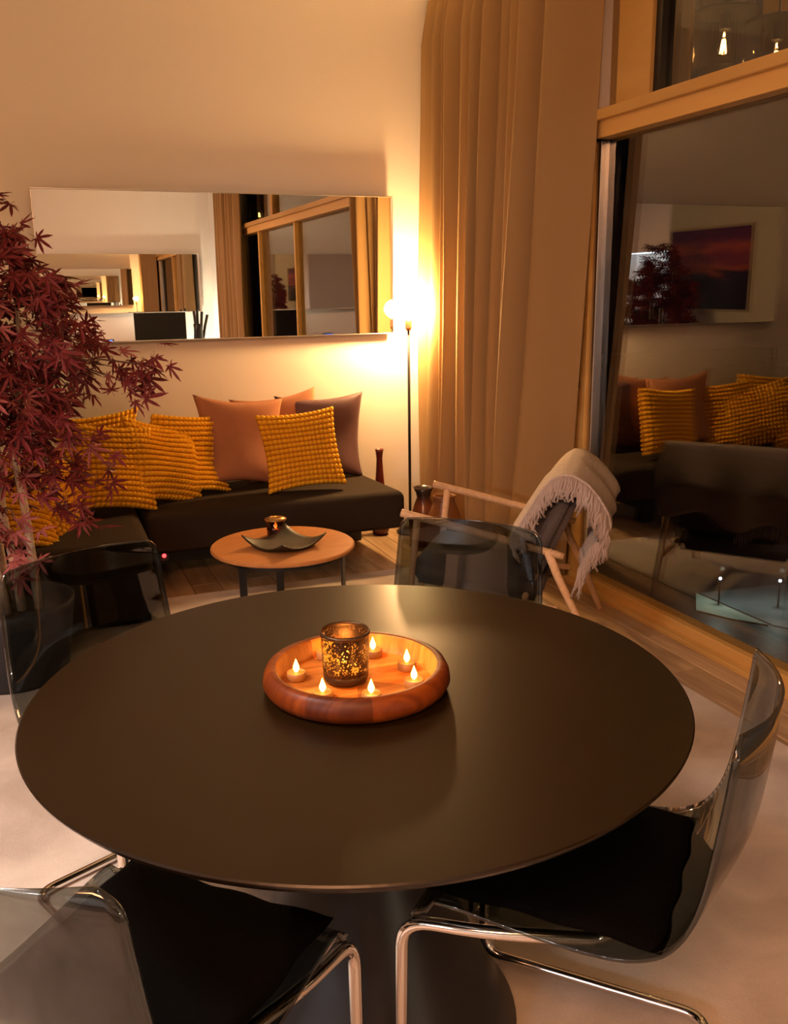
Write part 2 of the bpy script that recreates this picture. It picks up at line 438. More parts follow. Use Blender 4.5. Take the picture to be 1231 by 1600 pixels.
slab(bm, [(a+dx, b+dy) for a, b in out], .20, .405, .045, crown=.004)
s1 = obj('seat_section', bm, M['sofa'], sofa, smooth=True)
bm = bmesh.new()
out = rounded([(-.59, 3.97), (.42, 3.97), (.435, 5.17), (-.59, 5.17)], .13, 8)
slab(bm, [(a+dx, b+dy) for a, b in out], .04, .405, .06, crown=.006)
obj('chaise_section', bm, M['sofa'], sofa, smooth=True)
bm = Bx(.50+dx, 1.55+dx, 4.66+dy, 5.12+dy, .10, .205); obj('base_frame', bm, M['pedestal'], sofa)
for x_, y_ in ((1.45, 4.72), (1.70, 5.06), (-.5, 4.1), (.35, 4.1), (-.5, 5.08), (.55, 5.08)):
    obj('foot', Bx(x_-.045+dx, x_+.045+dx, y_-.04+dy, y_+.04+dy, .014 if y_ < 4.3 else 0.0, .14), M['black'], sofa, bevel=.006)
for ch in sofa.children:
    if ch.name.startswith(('seat', 'chaise')): 
        w_ = ch.modifiers.new('wn', 'WEIGHTED_NORMAL')

# little red standby light below the sofa
t = thing('power_adapter', 'small power adapter with glowing red light at the lower front edge of the sofa', 'adapter', (.515, 4.448, .190))
obj('body', Bx(-.022, .022, .0, .021, -.012, .022), M['black'], t, bevel=.004)
point('adapter_light', (.515, 4.43, .155), .006, .02, (1, .02, .01))
bm = bmesh.new(); bmesh.ops.create_uvsphere(bm, u_segments=12, v_segments=8, radius=.010, matrix=Matrix.Translation((0, 0, .012)))
obj('indicator_light', bm, emis('red_led', (1, .02, .02), 10), t, smooth=True)

# ------------------------------------------------------------------ cushions
def cushion_mesh(name, hw, hh, th, m, puff=None, pinch=.07, bend=0, seed=0, n=None):
    rnd = random.Random(seed)
    if n is None: n = (120 if puff else 30)
    bm = bmesh.new(); lay = bm.verts.layers.float.new('puff')
    ph = [rnd.uniform(0, 6) for _ in range(4)]
    def surf(sg):
        def fn(a, b):
            u, v = 2*a-1, 2*b-1
            x = hw*u*(1-pinch*(1-v*v)); y = hh*v*(1-pinch*(1-u*u))
            e = max(0, (1-u**4))*max(0, (1-v**4))
            z = th*e**.55*(.8+.2*cos(u*1.3)*cos(v*1.3)*1.0)
            z += .006*sin(3*u+ph[0])*sin(2.5*v+ph[1])*e**.5
            if puff:
                f = (abs(sin(PI*puff[0]*a))**.6)*(abs(sin(PI*puff[1]*b))**.7)
                z += .021*(f-.35)*(e**.25) + (.006*f)
                k = .010*f*(1-e**.3)
                x += k*(u/ (abs(u)+.01))*(abs(u) > abs(v)); y += k*(v/(abs(v)+.01))*(abs(v) >= abs(u))
            x0 = x
            z = sg*z
            z += bend*(v*v-.4)*.05 - bend*.03*(u*u)
            x += bend*.03*sin(1.5*v+ph[2]); 
            return (x, y, z)
        return fn
    for sg in (1, -1):
        vs_ = grid(bm, n, n, surf(sg))
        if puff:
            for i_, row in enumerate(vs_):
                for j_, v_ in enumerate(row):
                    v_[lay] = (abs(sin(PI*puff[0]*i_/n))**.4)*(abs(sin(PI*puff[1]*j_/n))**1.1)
    bmesh.ops.remove_doubles(bm, verts=bm.verts, dist=.0012)
    bmesh.ops.recalc_face_normals(bm, faces=bm.faces)
    me = bpy.data.meshes.new(name); bm.to_mesh(me); bm.free(); me.materials.append(m)
    for p in me.polygons: p.use_smooth = True
    return me
def cushion(label, me, loc, lean=15, yaw=0, roll=0, group=None, sc=1):
    """local x across, y up the cushion, z its thickness (towards the viewer); lean tips the top back"""
    o = bpy.data.objects.new('cushion', me); C.objects.link(o)
    rot = Matrix.Rotation(R(yaw), 4, 'Z') @ Matrix.Rotation(R(90-lean), 4, 'X') @ Matrix.Rotation(R(roll), 4, 'Z')
    o.matrix_world = Matrix.Translation(loc) @ rot @ Matrix.Scale(sc, 4)
    tag(o, label, 'cushion', group); return o
PF = (17, 15)
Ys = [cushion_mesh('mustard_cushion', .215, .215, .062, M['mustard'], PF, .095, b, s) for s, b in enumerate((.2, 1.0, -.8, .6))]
G = 'mustard knitted cushions on the sofa'
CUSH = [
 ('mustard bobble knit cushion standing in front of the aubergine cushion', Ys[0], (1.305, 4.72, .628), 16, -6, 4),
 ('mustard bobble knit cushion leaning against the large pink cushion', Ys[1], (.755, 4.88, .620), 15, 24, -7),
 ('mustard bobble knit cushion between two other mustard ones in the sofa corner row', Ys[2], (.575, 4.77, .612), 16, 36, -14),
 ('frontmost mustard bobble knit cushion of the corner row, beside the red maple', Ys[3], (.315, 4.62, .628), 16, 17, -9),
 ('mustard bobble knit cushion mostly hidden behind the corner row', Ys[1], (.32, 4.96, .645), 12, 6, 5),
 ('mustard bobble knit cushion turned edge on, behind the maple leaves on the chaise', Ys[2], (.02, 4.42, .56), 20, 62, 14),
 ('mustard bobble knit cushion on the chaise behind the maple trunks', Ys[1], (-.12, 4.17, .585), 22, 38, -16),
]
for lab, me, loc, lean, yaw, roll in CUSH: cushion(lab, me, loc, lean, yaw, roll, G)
pk = cushion_mesh('pink_cushion', .25, .25, .07, M['pink'], None, .15, .8, 3)
cushion('large dusty pink cushion with a peaked corner behind the mustard ones', pk, (1.025, 4.93, .66), 14, 3, -6)
cushion('second dusty pink cushion peeking out above the front mustard cushion', pk, (1.29, 5.07, .655), 8, -4, 6)
pu = cushion_mesh('purple_cushion', .26, .25, .07, M['purple'], None, .15, .9, 9)
cushion('dark aubergine satin cushion at the back right of the sofa', pu, (1.50, 5.03, .64), 10, -6, 1)

# ------------------------------------------------------------------ coffee table with dish and candle glass
ctx, cty = .985, 3.93
t = thing('coffee_table', 'small round wooden coffee table with black flat legs', 'table', (ctx, cty, 0))
bm = bmesh.new(); lathe(bm, [(0, .322), (.318, .322), (.326, .328), (.326, .337), (.320, .342), (0, .342)], 72)
obj('tabletop', bm, wood('coffee_table_wood', (.37, .15, .045), (.43, .19, .06), 4, .42, (1, 6, 1)), t)
bm = bmesh.new(); lathe(bm, [(.26, .300), (.285, .300), (.285, .322), (.26, .322), (.26, .300)], 48); obj('rim_frame', bm, M['black'], t)
for a in (218, 322, 80):
    ca, sa = cos(R(a)), sin(R(a)); bm = Bx(-.004, .004, -.018, .018, 0.014, .305)
    bmesh.ops.transform(bm, matrix=Matrix.Translation((.288*ca, .288*sa, 0)) @ Matrix.Rotation(R(a), 4, 'Z'), verts=bm.verts)
    box(bm, .288*ca-.02, .288*ca+.02, .288*sa-.02, .288*sa+.02, .014, .019)
    obj('leg', bm, M['black'], t)
bm = bmesh.new()
def dish(a, b):
    u, v = 2*a-1, 2*b-1
    r2 = (u*u+v*v)/2
    return (.135*u, .135*v, .004+.030*r2**1.6+.022*(u*u*v*v))
grid(bm, 16, 16, dish)
d = obj('square_dish', bm, mat('dish_glaze', (.018, .015, .007), .5, noise=(30, .5)), smooth=True)
s = d.modifiers.new('solid', 'SOLIDIFY'); s.thickness = .006; s.offset = 1
d.location = (ctx-.005, cty-.045, .342); d.rotation_euler = (0, 0, R(28))
tag(d, 'dark square dish with upturned corners on the coffee table', 'dish')
hg = thing('candle_glass', 'small dark candle glass with lid glowing on the coffee table', 'candle holder', (ctx+.01, cty+.165, .342))
AMB = thinglass('amber_glass', (.34, .17, .05), .06)
bm = bmesh.new(); lathe(bm, [(0, .002), (.040, .002), (.042, .008), (.042, .080), (.040, .080), (.040, .012), (0, .010)], 32); obj('glass_body', bm, AMB, hg, smooth=True)
bm = bmesh.new(); lathe(bm, [(.0425, .074), (.052, .074), (.052, .079), (.030, .088), (.018, .089), (.018, .083), (.0425, .079)], 32); obj('lid_ring', bm, mat('brass_lid', (.35, .2, .07), .35, .8), hg, smooth=True)
bm = bmesh.new(); lathe(bm, [(0, .014), (.018, .014), (.018, .028), (0, .029)], 20); obj('candle', bm, mat('wax_warm', (.8, .55, .3), .6), hg)
FL = emis('flame', (1, .50, .08), 16)
def flame(name, parent, z, s=1, x=0, y=0, m=FL):
    bm = bmesh.new(); lathe(bm, [(0, z), (.0028*s, z+.002*s), (.0052*s, z+.007*s), (.0050*s, z+.011*s), (.0028*s, z+.017*s), (.0010*s, z+.022*s), (0, z+.0245*s)], 14, x, y)
    return obj(name, bm, m, parent, smooth=True)
flame('flame', hg, .029, 1.5)
point('candle_light_coffee', (ctx+.01, cty+.165, .342+.068), .006, .10, (1, .42, .10))

# ------------------------------------------------------------------ floor vases
def vase(label, prof, loc, m, cat='vase'):
    bm = bmesh.new(); inner = [(max(r-.005, .002), z+.004 if i == 0 else z) for i, (r, z) in enumerate(prof)][::-1]
    lathe(bm, [(0, prof[0][1])]+prof+inner+[(0, prof[0][1]+.006)], 40)
    o = obj('floor_vase', bm, m, smooth=True); o.location = loc; return tag(o, label, cat)
def vase_mat(name, c1, c2, z0, z1):
    m, t, b = nt(name); tc = N(t, 'ShaderNodeTexCoord'); sp = N(t, 'ShaderNodeSeparateXYZ')
    t.links.new(tc.outputs['Object'], sp.inputs[0]); mr = N(t, 'ShaderNodeMapRange', i_1=z0, i_2=z1)
    t.links.new(sp.outputs[2], mr.inputs[0]); r = N(t, 'ShaderNodeValToRGB')
    r.color_ramp.elements[0].color = (*c1, 1); r.color_ramp.elements[1].color = (*c2, 1)
    t.links.new(mr.outputs[0], r.inputs[0]); t.links.new(r.outputs[0], b.inputs['Base Color']); b.inputs['Roughness'].default_value = .22; return m
vase('slender dark red bottle vase standing behind the sofa end', [(.045, 0), (.055, .04), (.050, .15), (.030, .30), (.022, .40), (.018, .47), (.022, .51), (.027, .53)], (1.895, 5.10, 0), mat('oxblood_glaze', (.10, .012, .008), .2))
vase('brown vase with a flared dark rim beside the lamp pole', [(.07, 0), (.085, .06), (.08, .16), (.055, .24), (.038, .285), (.045, .315), (.060, .345)], (2.045, 4.78, 0), vase_mat('brown_black_glaze', (.20, .07, .03), (.03, .02, .02), .24, .3))
vase('amber brown vase with a wide body in front of the curtain', [(.08, 0), (.105, .05), (.110, .13), (.092, .21), (.066, .275), (.060, .30), (.066, .325)], (2.105, 4.62, 0), vase_mat('amber_glaze', (.22, .09, .03), (.16, .07, .03), .2, .3))

# ------------------------------------------------------------------ armchair with throw
AO = Vector((1.899, 3.021, 0)); fdir = Vector((-.8, .6, 0)); W = .59
ac = thing('armchair', 'wooden framed armchair with slim arms and grey cushions by the window', 'armchair', AO, math.atan2(.6, -.8))
# local: x = forward (towards the arm tips), y = right-hand side after rotation; far side is -y
def lp(a, b, z): return (a, -b, z)
def bar(path, r0, r1=None, flat=1.0):
    bm = bmesh.new(); n = len(path); r1 = r0 if r1 is None else r1
    tube(bm, [Vector(p) for p in path], [r0+(r1-r0)*i/(n-1) for i in range(n)], 12); return bm
for b in (0, W):
    obj('arm', bar([lp(.668, b, .562), lp(.66, b, .560), lp(.5, b, .528), lp(.25, b, .474), lp(.03, b, .424), lp(.0, b, .416)], .0175, .0145), M['pale_wood'], ac, smooth=True)
    obj('front_leg', bar([lp(.60, b, .545), lp(.625, b, .3), lp(.65, b, .016)], .0155, .012), M['pale_wood'], ac, smooth=True)
    obj('rear_leg', bar([lp(.065, b, .440), lp(.02, b, .33), lp(-.055, b, .18), lp(-.125, b, .003 if b else .016)], .018, .014), M['pale_wood'], ac, smooth=True)
    obj('side_rail', bar([lp(.635, b, .225), lp(.02, b, .195)], .013), M['pale_wood'], ac, smooth=True)
    obj('back_post', bar([lp(.15, b*.76+.07, .235), lp(-.025, b*.76+.07, .66)], .012, .010), M['pale_wood'], ac, smooth=True)
for a, z in ((.60, .235), (.15, .235), (-.025, .67)):
    obj('cross_rail', bar([lp(a, .0+.03*(z > .5), z), lp(a, W-.03*(z > .5), z)], .013), M['pale_wood'], ac, smooth=True)
def pad_between(name, prof_lo, prof_hi, y0, y1, m):
    """cushion whose side outline runs prof (a,z); rounded box"""
    bm = bmesh.new()
    (a0, z0), (a1, z1), (a2, z2), (a3, z3) = prof_lo[0], prof_lo[1], prof_hi[1], prof_hi[0]
    vs = []
    for b in (y0, y1):
        vs.append([bm.verts.new(lp(a, b, z)) for a, z in ((a0, z0), (a1, z1), (a2, z2), (a3, z3))])
    bm.faces.new(vs[0]); bm.faces.new(vs[1][::-1])
    for i in range(4): bm.faces.new((vs[0][i], vs[1][i], vs[1][(i+1) % 4], vs[0][(i+1) % 4]))
    bmesh.ops.recalc_face_normals(bm, faces=bm.faces)
    bmesh.ops.bevel(bm, geom=bm.edges[:], offset=.028, segments=4, affect='EDGES')
    return obj(name, bm, m, ac, smooth=True)
pad_between('seat_cushion', ((.64, .25), (.64, .355)), ((.09, .20), (.09, .315)), .025, W-.025, M['grey_fabric'])
pad_between('back_cushion', ((.215, .33), (.025, .735)), ((.105, .29), (-.08, .705)), .02, W-.02, M['grey_fabric'])

# throw: follows the outline over the back, short fringe along its near edge
prof = [(.215, .475), (.17, .565), (.12, .665), (.075, .755), (.035, .815), (-.005, .842), (-.05, .838), (-.10, .80), (-.145, .73), (-.18, .65), (-.19, .59), (-.155, .52), (-.115, .45), (-.08, .37)]
prof = [(a_, z_ if z_ < .45 else .45+(z_-.45)*.75) for a_, z_ in prof]
prof = [(a_+.02*max(0, min(1, (.2-a_)/.15)), z_) for a_, z_ in prof]
def throw_pt(s_, b):
    k = s_*(len(prof)-1); i = min(int(k), len(prof)-2); f_ = k-i
    a = prof[i][0]*(1-f_)+prof[i+1][0]*f_; z = prof[i][1]*(1-f_)+prof[i+1][1]*f_
    return a, z
th = thing('throw_blanket', 'cream woven throw with fringe draped over the armchair back', 'blanket', AO, math.atan2(.6, -.8))
bm = bmesh.new()
def tf(u, v):
    a, z = throw_pt(u, v); b = -.012+v*(W+.03)
    back = max(0, u-.55)/.45
    z += (.012*sin(v*14+u*5)+.11*v*(-1 if v < .5 else -.5)*0)*back
    z += back*(.07*v**.7+.02*sin(v*11))
    a -= back*(.012*sin(v*17+1)+.035*v) + .006*sin(v*13)*sin(u*8)
    front = max(0, .4-u)/.4
    z += front*(.03*sin(v*5))
    return lp(a, b, z)
grid(bm, 44, 36, tf)
tb = obj('blanket_cloth', bm, M['throw'], th, smooth=True)
s = tb.modifiers.new('solid', 'SOLIDIFY'); s.thickness = .009; s.offset = 1
rnd = random.Random(4); bm = bmesh.new()
for i in range(190):
    u = (i+rnd.uniform(0, 1))/190; a, z = throw_pt(u, 0); L_ = rnd.uniform(.055, .10)*(1 if u < .5 else 1.35)
    # knotted strands hang from the near edge, inwards under the arch then down
    ca, cz = (.05, .50)
    inx, inz = ca-a, -abs(.25)
    dx_, dz_ = (ca-a)*.5, -.25
    if u > .5: dx_ = .02
    n_ = math.hypot(dx_, dz_)
    dx_, dz_ = dx_/n_*L_, dz_/n_*L_
    b = -.016
    p = [lp(a, b+.006, z), lp(a+dx_*.35, b-.006+rnd.uniform(-.006, .006), z+dz_*.35), lp(a+dx_*.7+rnd.uniform(-.014, .014), b-.008+rnd.uniform(-.005, .005), z+dz_*.7), lp(a+dx_+rnd.uniform(-.018, .018), b-.006+rnd.uniform(-.006, .006), z+dz_)]
    tube(bm, p, [.0045, .0055, .0045, .0048], 6)
for i in range(26):   # fringe at the low rear corner
    u = 1.0; a, z, _ = tf(1.0, i/60)[0], tf(1.0, i/60)[2], 0; b = -.012+i/60*(W+.03)
    L_ = rnd.uniform(.05, .08)
    tube(bm, [lp(a, b, z+.004), lp(a+rnd.uniform(-.006, .006), b, z-L_*.5), lp(a+rnd.uniform(-.01, .01), b+rnd.uniform(-.006, .006), z-L_)], [.004, .0042, .003], 6)
f = obj('fringe', bm, M['fringe'], th, smooth=True); f['kind'] = 'stuff'

# ------------------------------------------------------------------ dining table
TX, TY = .513, 1.51
t = thing('dining_table', 'large round dark brown dining table on a tulip pedestal', 'table', (TX, TY, 0))
bm = bmesh.new(); lathe(bm, [(0, .712), (.56, .712), (.590, .724), (.5985, .734), (.600, .738), (.5975, .7405), (0, .7405)], 160); obj('tabletop', bm, M['tabletop'], t)
bm = bmesh.new(); lathe(bm, [(0, .014), (.305, .014), (.306, .022), (.270, .08), (.215, .20), (.155, .35), (.105, .48), (.078, .58), (.080, .64), (.12, .69), (.18, .712), (0, .712)], 64); obj('pedestal', bm, M['pedestal'], t, smooth=True)

# wooden tray
tc_ = (TX-.006, TY-.005)
t = thing('wooden_tray', 'round acacia wood tray with thick rim in the middle of the dining table', 'tray', (tc_[0], tc_[1], .7405))
def stave_wood(name, c1, c2, n):
    m = wood(name, c1, c2, 7, .45, (1, 7, 1)); t = m.node_tree; L = t.links; b = t.nodes['Principled BSDF']
    src = b.inputs['Base Color'].links[0].from_socket
    tc = N(t, 'ShaderNodeTexCoord'); g = N(t, 'ShaderNodeTexGradient', gradient_type='RADIAL'); L.new(tc.outputs['Object'], g.inputs[0])
    mu = N(t, 'ShaderNodeMath', operation='MULTIPLY', i_1=float(n)); fl_ = N(t, 'ShaderNodeMath', operation='FLOOR')
    wn = N(t, 'ShaderNodeTexWhiteNoise', noise_dimensions='1D'); mr = N(t, 'ShaderNodeMapRange', i_3=.65, i_4=1.7)
    L.new(g.outputs['Fac'], mu.inputs[0]); L.new(mu.outputs[0], fl_.inputs[0]); L.new(fl_.outputs[0], wn.inputs['W']); L.new(wn.outputs['Value'], mr.inputs[0])
    hs = N(t, 'ShaderNodeHueSaturation'); L.new(mr.outputs[0], hs.inputs['Value']); L.new(src, hs.inputs['Color']); L.new(hs.outputs[0], b.inputs['Base Color']); return m
bm = bmesh.new(); lathe(bm, [(0, 0), (.155, 0), (.168, .006), (.174, .018), (.172, .032), (.166, .044), (.158, .048), (.150, .0465)], 96)
obj('tray_rim', bm, stave_wood('acacia_rim', (.085, .014, .001), (.17, .036, .003), 9), t, smooth=True)
IN = stave_wood('acacia_glow', (.34, .095, .010), (.55, .19, .03), 5)  # lighter, more orange inside: candle glow put into the wood colour
bm = bmesh.new(); lathe(bm, [(.150, .0465), (.1465, .042), (.144, .014), (.140, .012)], 96); obj('inner_rim', bm, IN, t, smooth=True)
bm = bmesh.new(); lathe(bm, [(.141, .012), (0, .012)], 96); obj('tray_floor', bm, IN, t)

# lantern-like perforated holder
def mercury():
    m, t, b = nt('mercury_glass'); L = t.links; t.nodes.remove(b)
    tc = N(t, 'ShaderNodeTexCoord'); n = N(t, 'ShaderNodeTexVoronoi', i_Scale=240.0); L.new(tc.outputs['Object'], n.inputs['Vector'])
    n2 = N(t, 'ShaderNodeTexNoise', i_Scale=42.0, i_Detail=2.0); L.new(tc.outputs['Object'], n2.inputs['Vector'])
    th_ = N(t, 'ShaderNodeMath', operation='MULTIPLY', i_1=1.15); L.new(n2.outputs['Fac'], th_.inputs[0])
    ls = N(t, 'ShaderNodeMath', operation='LESS_THAN'); L.new(n.outputs['Distance'], ls.inputs[0])
    sub_ = N(t, 'ShaderNodeMath', operation='SUBTRACT', i_1=.22); L.new(th_.outputs[0], sub_.inputs[0]); L.new(sub_.outputs[0], ls.inputs[1])
    g = N(t, 'ShaderNodeBsdfPrincipled'); g.inputs['Base Color'].default_value = (.05, .025, .01, 1); g.inputs['Metallic'].default_value = .7; g.inputs['Roughness'].default_value = .35
    tr = N(t, 'ShaderNodeBsdfTransparent'); tr.inputs[0].default_value = (1, .75, .4, 1)
    tl = N(t, 'ShaderNodeBsdfTranslucent'); tl.inputs[0].default_value = (1, .6, .2, 1)
    m1 = N(t, 'ShaderNodeMixShader', i_0=.45); L.new(tr.outputs[0], m1.inputs[1]); L.new(tl.outputs[0], m1.inputs[2])
    mx = N(t, 'ShaderNodeMixShader'); L.new(ls.outputs[0], mx.inputs[0]); L.new(g.outputs[0], mx.inputs[1]); L.new(m1.outputs[0], mx.inputs[2])
    L.new(mx.outputs[0], t.nodes['Material Output'].inputs[0]); return m
MG = mercury()
hx, hy = .487, 1.508
hd = thing('candle_holder', 'speckled dark metal candle holder glowing in the centre of the tray', 'candle holder', (hx, hy, .7535))
bm = bmesh.new(); lathe(bm, [(.030, .004), (.041, .010), (.043, .035), (.0445, .094)], 64); obj('glass_body', bm, MG, hd, smooth=True)
bm = bmesh.new(); lathe(bm, [(.0435, .093), (.046, .093), (.0465, .098), (.044, .101), (.043, .098), (.0435, .093)], 64); obj('top_ring', bm, mat('bronze_ring', (.09, .05, .025), .35, .8), hd, smooth=True)
bm = bmesh.new(); lathe(bm, [(0, 0), (.030, 0), (.040, .006), (.042, .014), (.0415, .026), (.038, .026), (.036, .010), (0, .008)], 48); obj('base_cup', bm, mat('bronze_dark', (.06, .035, .02), .4, .7), hd, smooth=True)
bm = bmesh.new(); lathe(bm, [(0, .010), (.024, .010), (.024, .034), (.020, .036), (0, .034)], 32); obj('candle', bm, mat('wax_cream', (.8, .6, .35), .6), hd)
flame('flame', hd, .035, 1.5)
point('candle_light_holder', (hx, hy, .7535+.062), .006, .8, (1, .38, .08))

# tealights
WAX = mat('tealight_wax', (.30, .13, .035), .5)
tl0 = None
TL = [((.404, 1.552), 'leftmost tealight on the tray, beside the candle holder'),
      ((.424, 1.450), 'front left tealight near the rim of the tray'),
      ((.502, 1.412), 'front tealight in front of the candle holder, centred at the near rim'),
      ((.594, 1.436), 'tealight at the right front of the tray'),
      ((.612, 1.515), 'tealight at the right of the tray, just behind the right front one'),
      ((.574, 1.600), 'tealight at the back of the tray, right behind the candle holder'),
      ((.484, 1.628), 'tealight at the back of the tray, half hidden on the left of the candle holder')]
for i, ((x_, y_), lab) in enumerate(TL):
    if tl0 is None:
        tl0 = thing('tealight', lab, 'candle', (x_, y_, .7535), 0, 'tealights on the wooden tray')
        bm = bmesh.new(); lathe(bm, [(0, 0), (.0175, 0), (.018, .001), (.018, .014), (.0165, .0145), (.0155, .0125), (0, .012)], 28); obj('wax_cup', bm, WAX, tl0, smooth=True)
        flame('flame', tl0, .0125, 1.15)
    else: dup(tl0, (x_, y_, .7535), i*.7, lab)
    point('tealight_light', (x_, y_, .7535+.028), .005, .85, (1, .36, .06))

# ------------------------------------------------------------------ transparent cantilever chairs
_pk = [(.245, .398, .222), (.240, .420, .224), (.222, .438, .226), (.17, .444, .228), (.08, .436, .229), (-.01, .430, .229), (-.07, .430, .228),
       (-.125, .438, .226), (-.170, .462, .223), (-.198, .505, .219), (-.214, .56, .215), (-.225, .63, .212), (-.234, .70, .210), (-.241, .765, .207), (-.246, .826, .205)]
prof_s = []
for i in range(len(_pk)-1):
    q = [_pk[max(i-1, 0)], _pk[i], _pk[i+1], _pk[min(i+2, len(_pk)-1)]]
    for k in range(8):
        t_ = k/8
        prof_s.append([.5*(2*q[1][a]+(q[2][a]-q[0][a])*t_+(2*q[0][a]-5*q[1][a]+4*q[2][a]-q[3][a])*t_*t_+(3*q[1][a]-q[0][a]-3*q[2][a]+q[3][a])*t_**3) for a in (0, 1, 2)])
prof_s.append(list(_pk[-1]))
_acc = [0]
for a_, b_ in zip(prof_s, prof_s[1:]): _acc.append(_acc[-1]+math.hypot(b_[0]-a_[0], b_[1]-a_[1]))
for i, p_ in enumerate(prof_s):
    for d_, r_ in ((_acc[i], .045), (_acc[-1]-_acc[i], .034)):
        if d_ < r_: p_[2] -= r_-math.sqrt(max(0, r_*r_-(r_-d_)**2))
_samp = [0, .001, .003, .006, .010, .016, .024, .034, .046]
_ls = _samp+[.046+(_acc[-1]-.106)*k/52 for k in range(1, 53)]+[_acc[-1]-x_ for x_ in (.046, .034, .024, .016, .010, .006, .003, .001, 0)]
def chair_pt(s_, u):
    L_ = _ls[round(s_*(len(_ls)-1))]
    i = max(j for j in range(len(_acc)) if _acc[j] <= L_+1e-9); i = min(i, len(_acc)-2)
    f_ = (L_-_acc[i])/(_acc[i+1]-_acc[i])
    y, z = [prof_s[i][a]*(1-f_)+prof_s[i+1][a]*f_ for a in (0, 1)]
    hw = _pkw(L_)
    bk = min(1, max(0, (z-.44)/.20)) if y < -.08 else 0
    bk = bk*bk*(3-2*bk)
    y -= bk*.050*(1-u*u)
    z2 = z + (1-bk)*(.020*abs(u)**3.5 if y < .2 else 0) 
    return Vector((hw*u, y, z2))
def _pkw(L_):
    i = max(j for j in range(len(_acc)) if _acc[j] <= L_+1e-9); i = min(i, len(_acc)-2)
    z_ = prof_s[i][1]; hw = .228 if prof_s[i][0] > -.1 else .228-.022*min(1, (z_-.43)/.39)
    for d_, r_ in ((L_, .045), (_acc[-1]-L_, .034)):
        if d_ < r_: hw -= r_-math.sqrt(max(0, r_*r_-(r_-d_)**2))
    return hw
def make_chair(label, loc, rz):
    t = thing('dining_chair', label, 'chair', loc, rz, 'transparent dining chairs around the round table')
    bm = bmesh.new()
    nS, nU = len(_ls)-1, 28
    grid(bm, nS, nU, lambda a, b: chair_pt(a, 2*b-1))
    o = obj('shell', bm, M['smoke'], t, smooth=True)
    s = o.modifiers.new('solid', 'SOLIDIFY'); s.thickness = .007; s.offset = 0
    # chrome cantilever frame
    hw = .222
    side = lambda g: [(g*.06, -.075, .414), (g*.14, -.07, .414), (g*.205, .12, .414), (g*hw, .258, .408), (g*hw, .264, .0125), (g*hw, -.215, .0125)]
    P = side(-1) + side(1)[::-1]
    bm = bmesh.new(); tube(bm, fillet(P, .055, 7), .0115, 12); obj('frame', bm, M['chrome'], t, smooth=True)
    # black seat pad
    bm = bmesh.new()
    def pd(sg):
        def fn(a, b):
            u, v = 2*a-1, 2*b-1
            e = (max(0, 1-u**6)*max(0, 1-v**6))**.4
            return (.203*u*(1-.03*(1-v*v))+.003*sin(9*v), .030+.198*v+.003*sin(11*u), .458+.006*abs(u)**3+sg*.014*e+(.006 if sg > 0 else 0)*e)
        return fn
    grid(bm, 24, 24, pd(1)); grid(bm, 24, 24, pd(-1)); bmesh.ops.remove_doubles(bm, verts=bm.verts, dist=.0008); bmesh.ops.recalc_face_normals(bm, faces=bm.faces)
    obj('seat_pad', bm, M['pad'], t, smooth=True)
    return t
def cz(dx_, dy_): return math.atan2(-dx_, dy_)     # local +y faces (dx,dy)
ch0 = make_chair('smoked transparent chair on the far side of the table, in front of the armchair', (.872, 1.995, .014), cz(-.744, -.669))
dup(ch0, (.17, 2.05, .014), cz(.41, -.91), 'smoked transparent chair between the table and the potted maple')
dup(ch0, (.83, 1.22, .014), cz(-.69, .72), 'smoked transparent chair nearest the viewer on the window side of the table')
dup(ch0, (.062, 1.215, .014), cz(.707, .707), 'smoked transparent chair in the bottom left corner of the photo')

# ------------------------------------------------------------------ red maple in a pot
PX, PY = -.17, 3.64
tr = thing('potted_maple', 'red leaved japanese maple tree in a dark grey pot', 'plant', (PX, PY, .014))
bm = bmesh.new(); lathe(bm, [(0, 0), (.18, 0), (.195, .02), (.235, .28), (.240, .31), (.226, .31), (.222, .27), (0, .27)], 64); obj('pot', bm, M['pot'], tr, smooth=True)
bm = bmesh.new(); lathe(bm, [(.222, .271), (.15, .276), (.05, .283), (0, .284)], 40); obj('soil', bm, M['soil'], tr, smooth=True)
rnd = random.Random(21)
stems = [[(-.03, -.03, .26), (-.06, -.05, .55), (-.10, -.06, .85), (-.16, -.04, 1.15), (-.18, .0, 1.4)],
         [(.045, -.05, .26), (.035, -.055, .48), (.015, -.06, .66), (.03, -.06, .88), (.0, -.05, 1.15), (.02, -.03, 1.5)],
         [(.105, -.04, .26), (.10, -.06, .5), (.09, -.06, .75), (.075, -.055, .86), (.09, -.04, .98), (.13, -.02, 1.15), (.14, .0, 1.4)],
         [(.0, .05, .26), (-.02, .06, .6), (.02, .08, .95), (.0, .09, 1.3), (-.03, .06, 1.6)],
         [(-.005, -.07, .26), (-.02, -.085, .45), (-.055, -.10, .62), (-.05, -.10, .8), (-.02, -.08, 1.0)]]
for st in stems:
    bm = bmesh.new(); pts = fillet([Vector(p) for p in st], .12, 3)
    n = len(pts); tube(bm, pts, [.0175-.011*i/(n-1) for i in range(n)], 9); obj('trunk', bm, M['trunk'], tr, smooth=True)
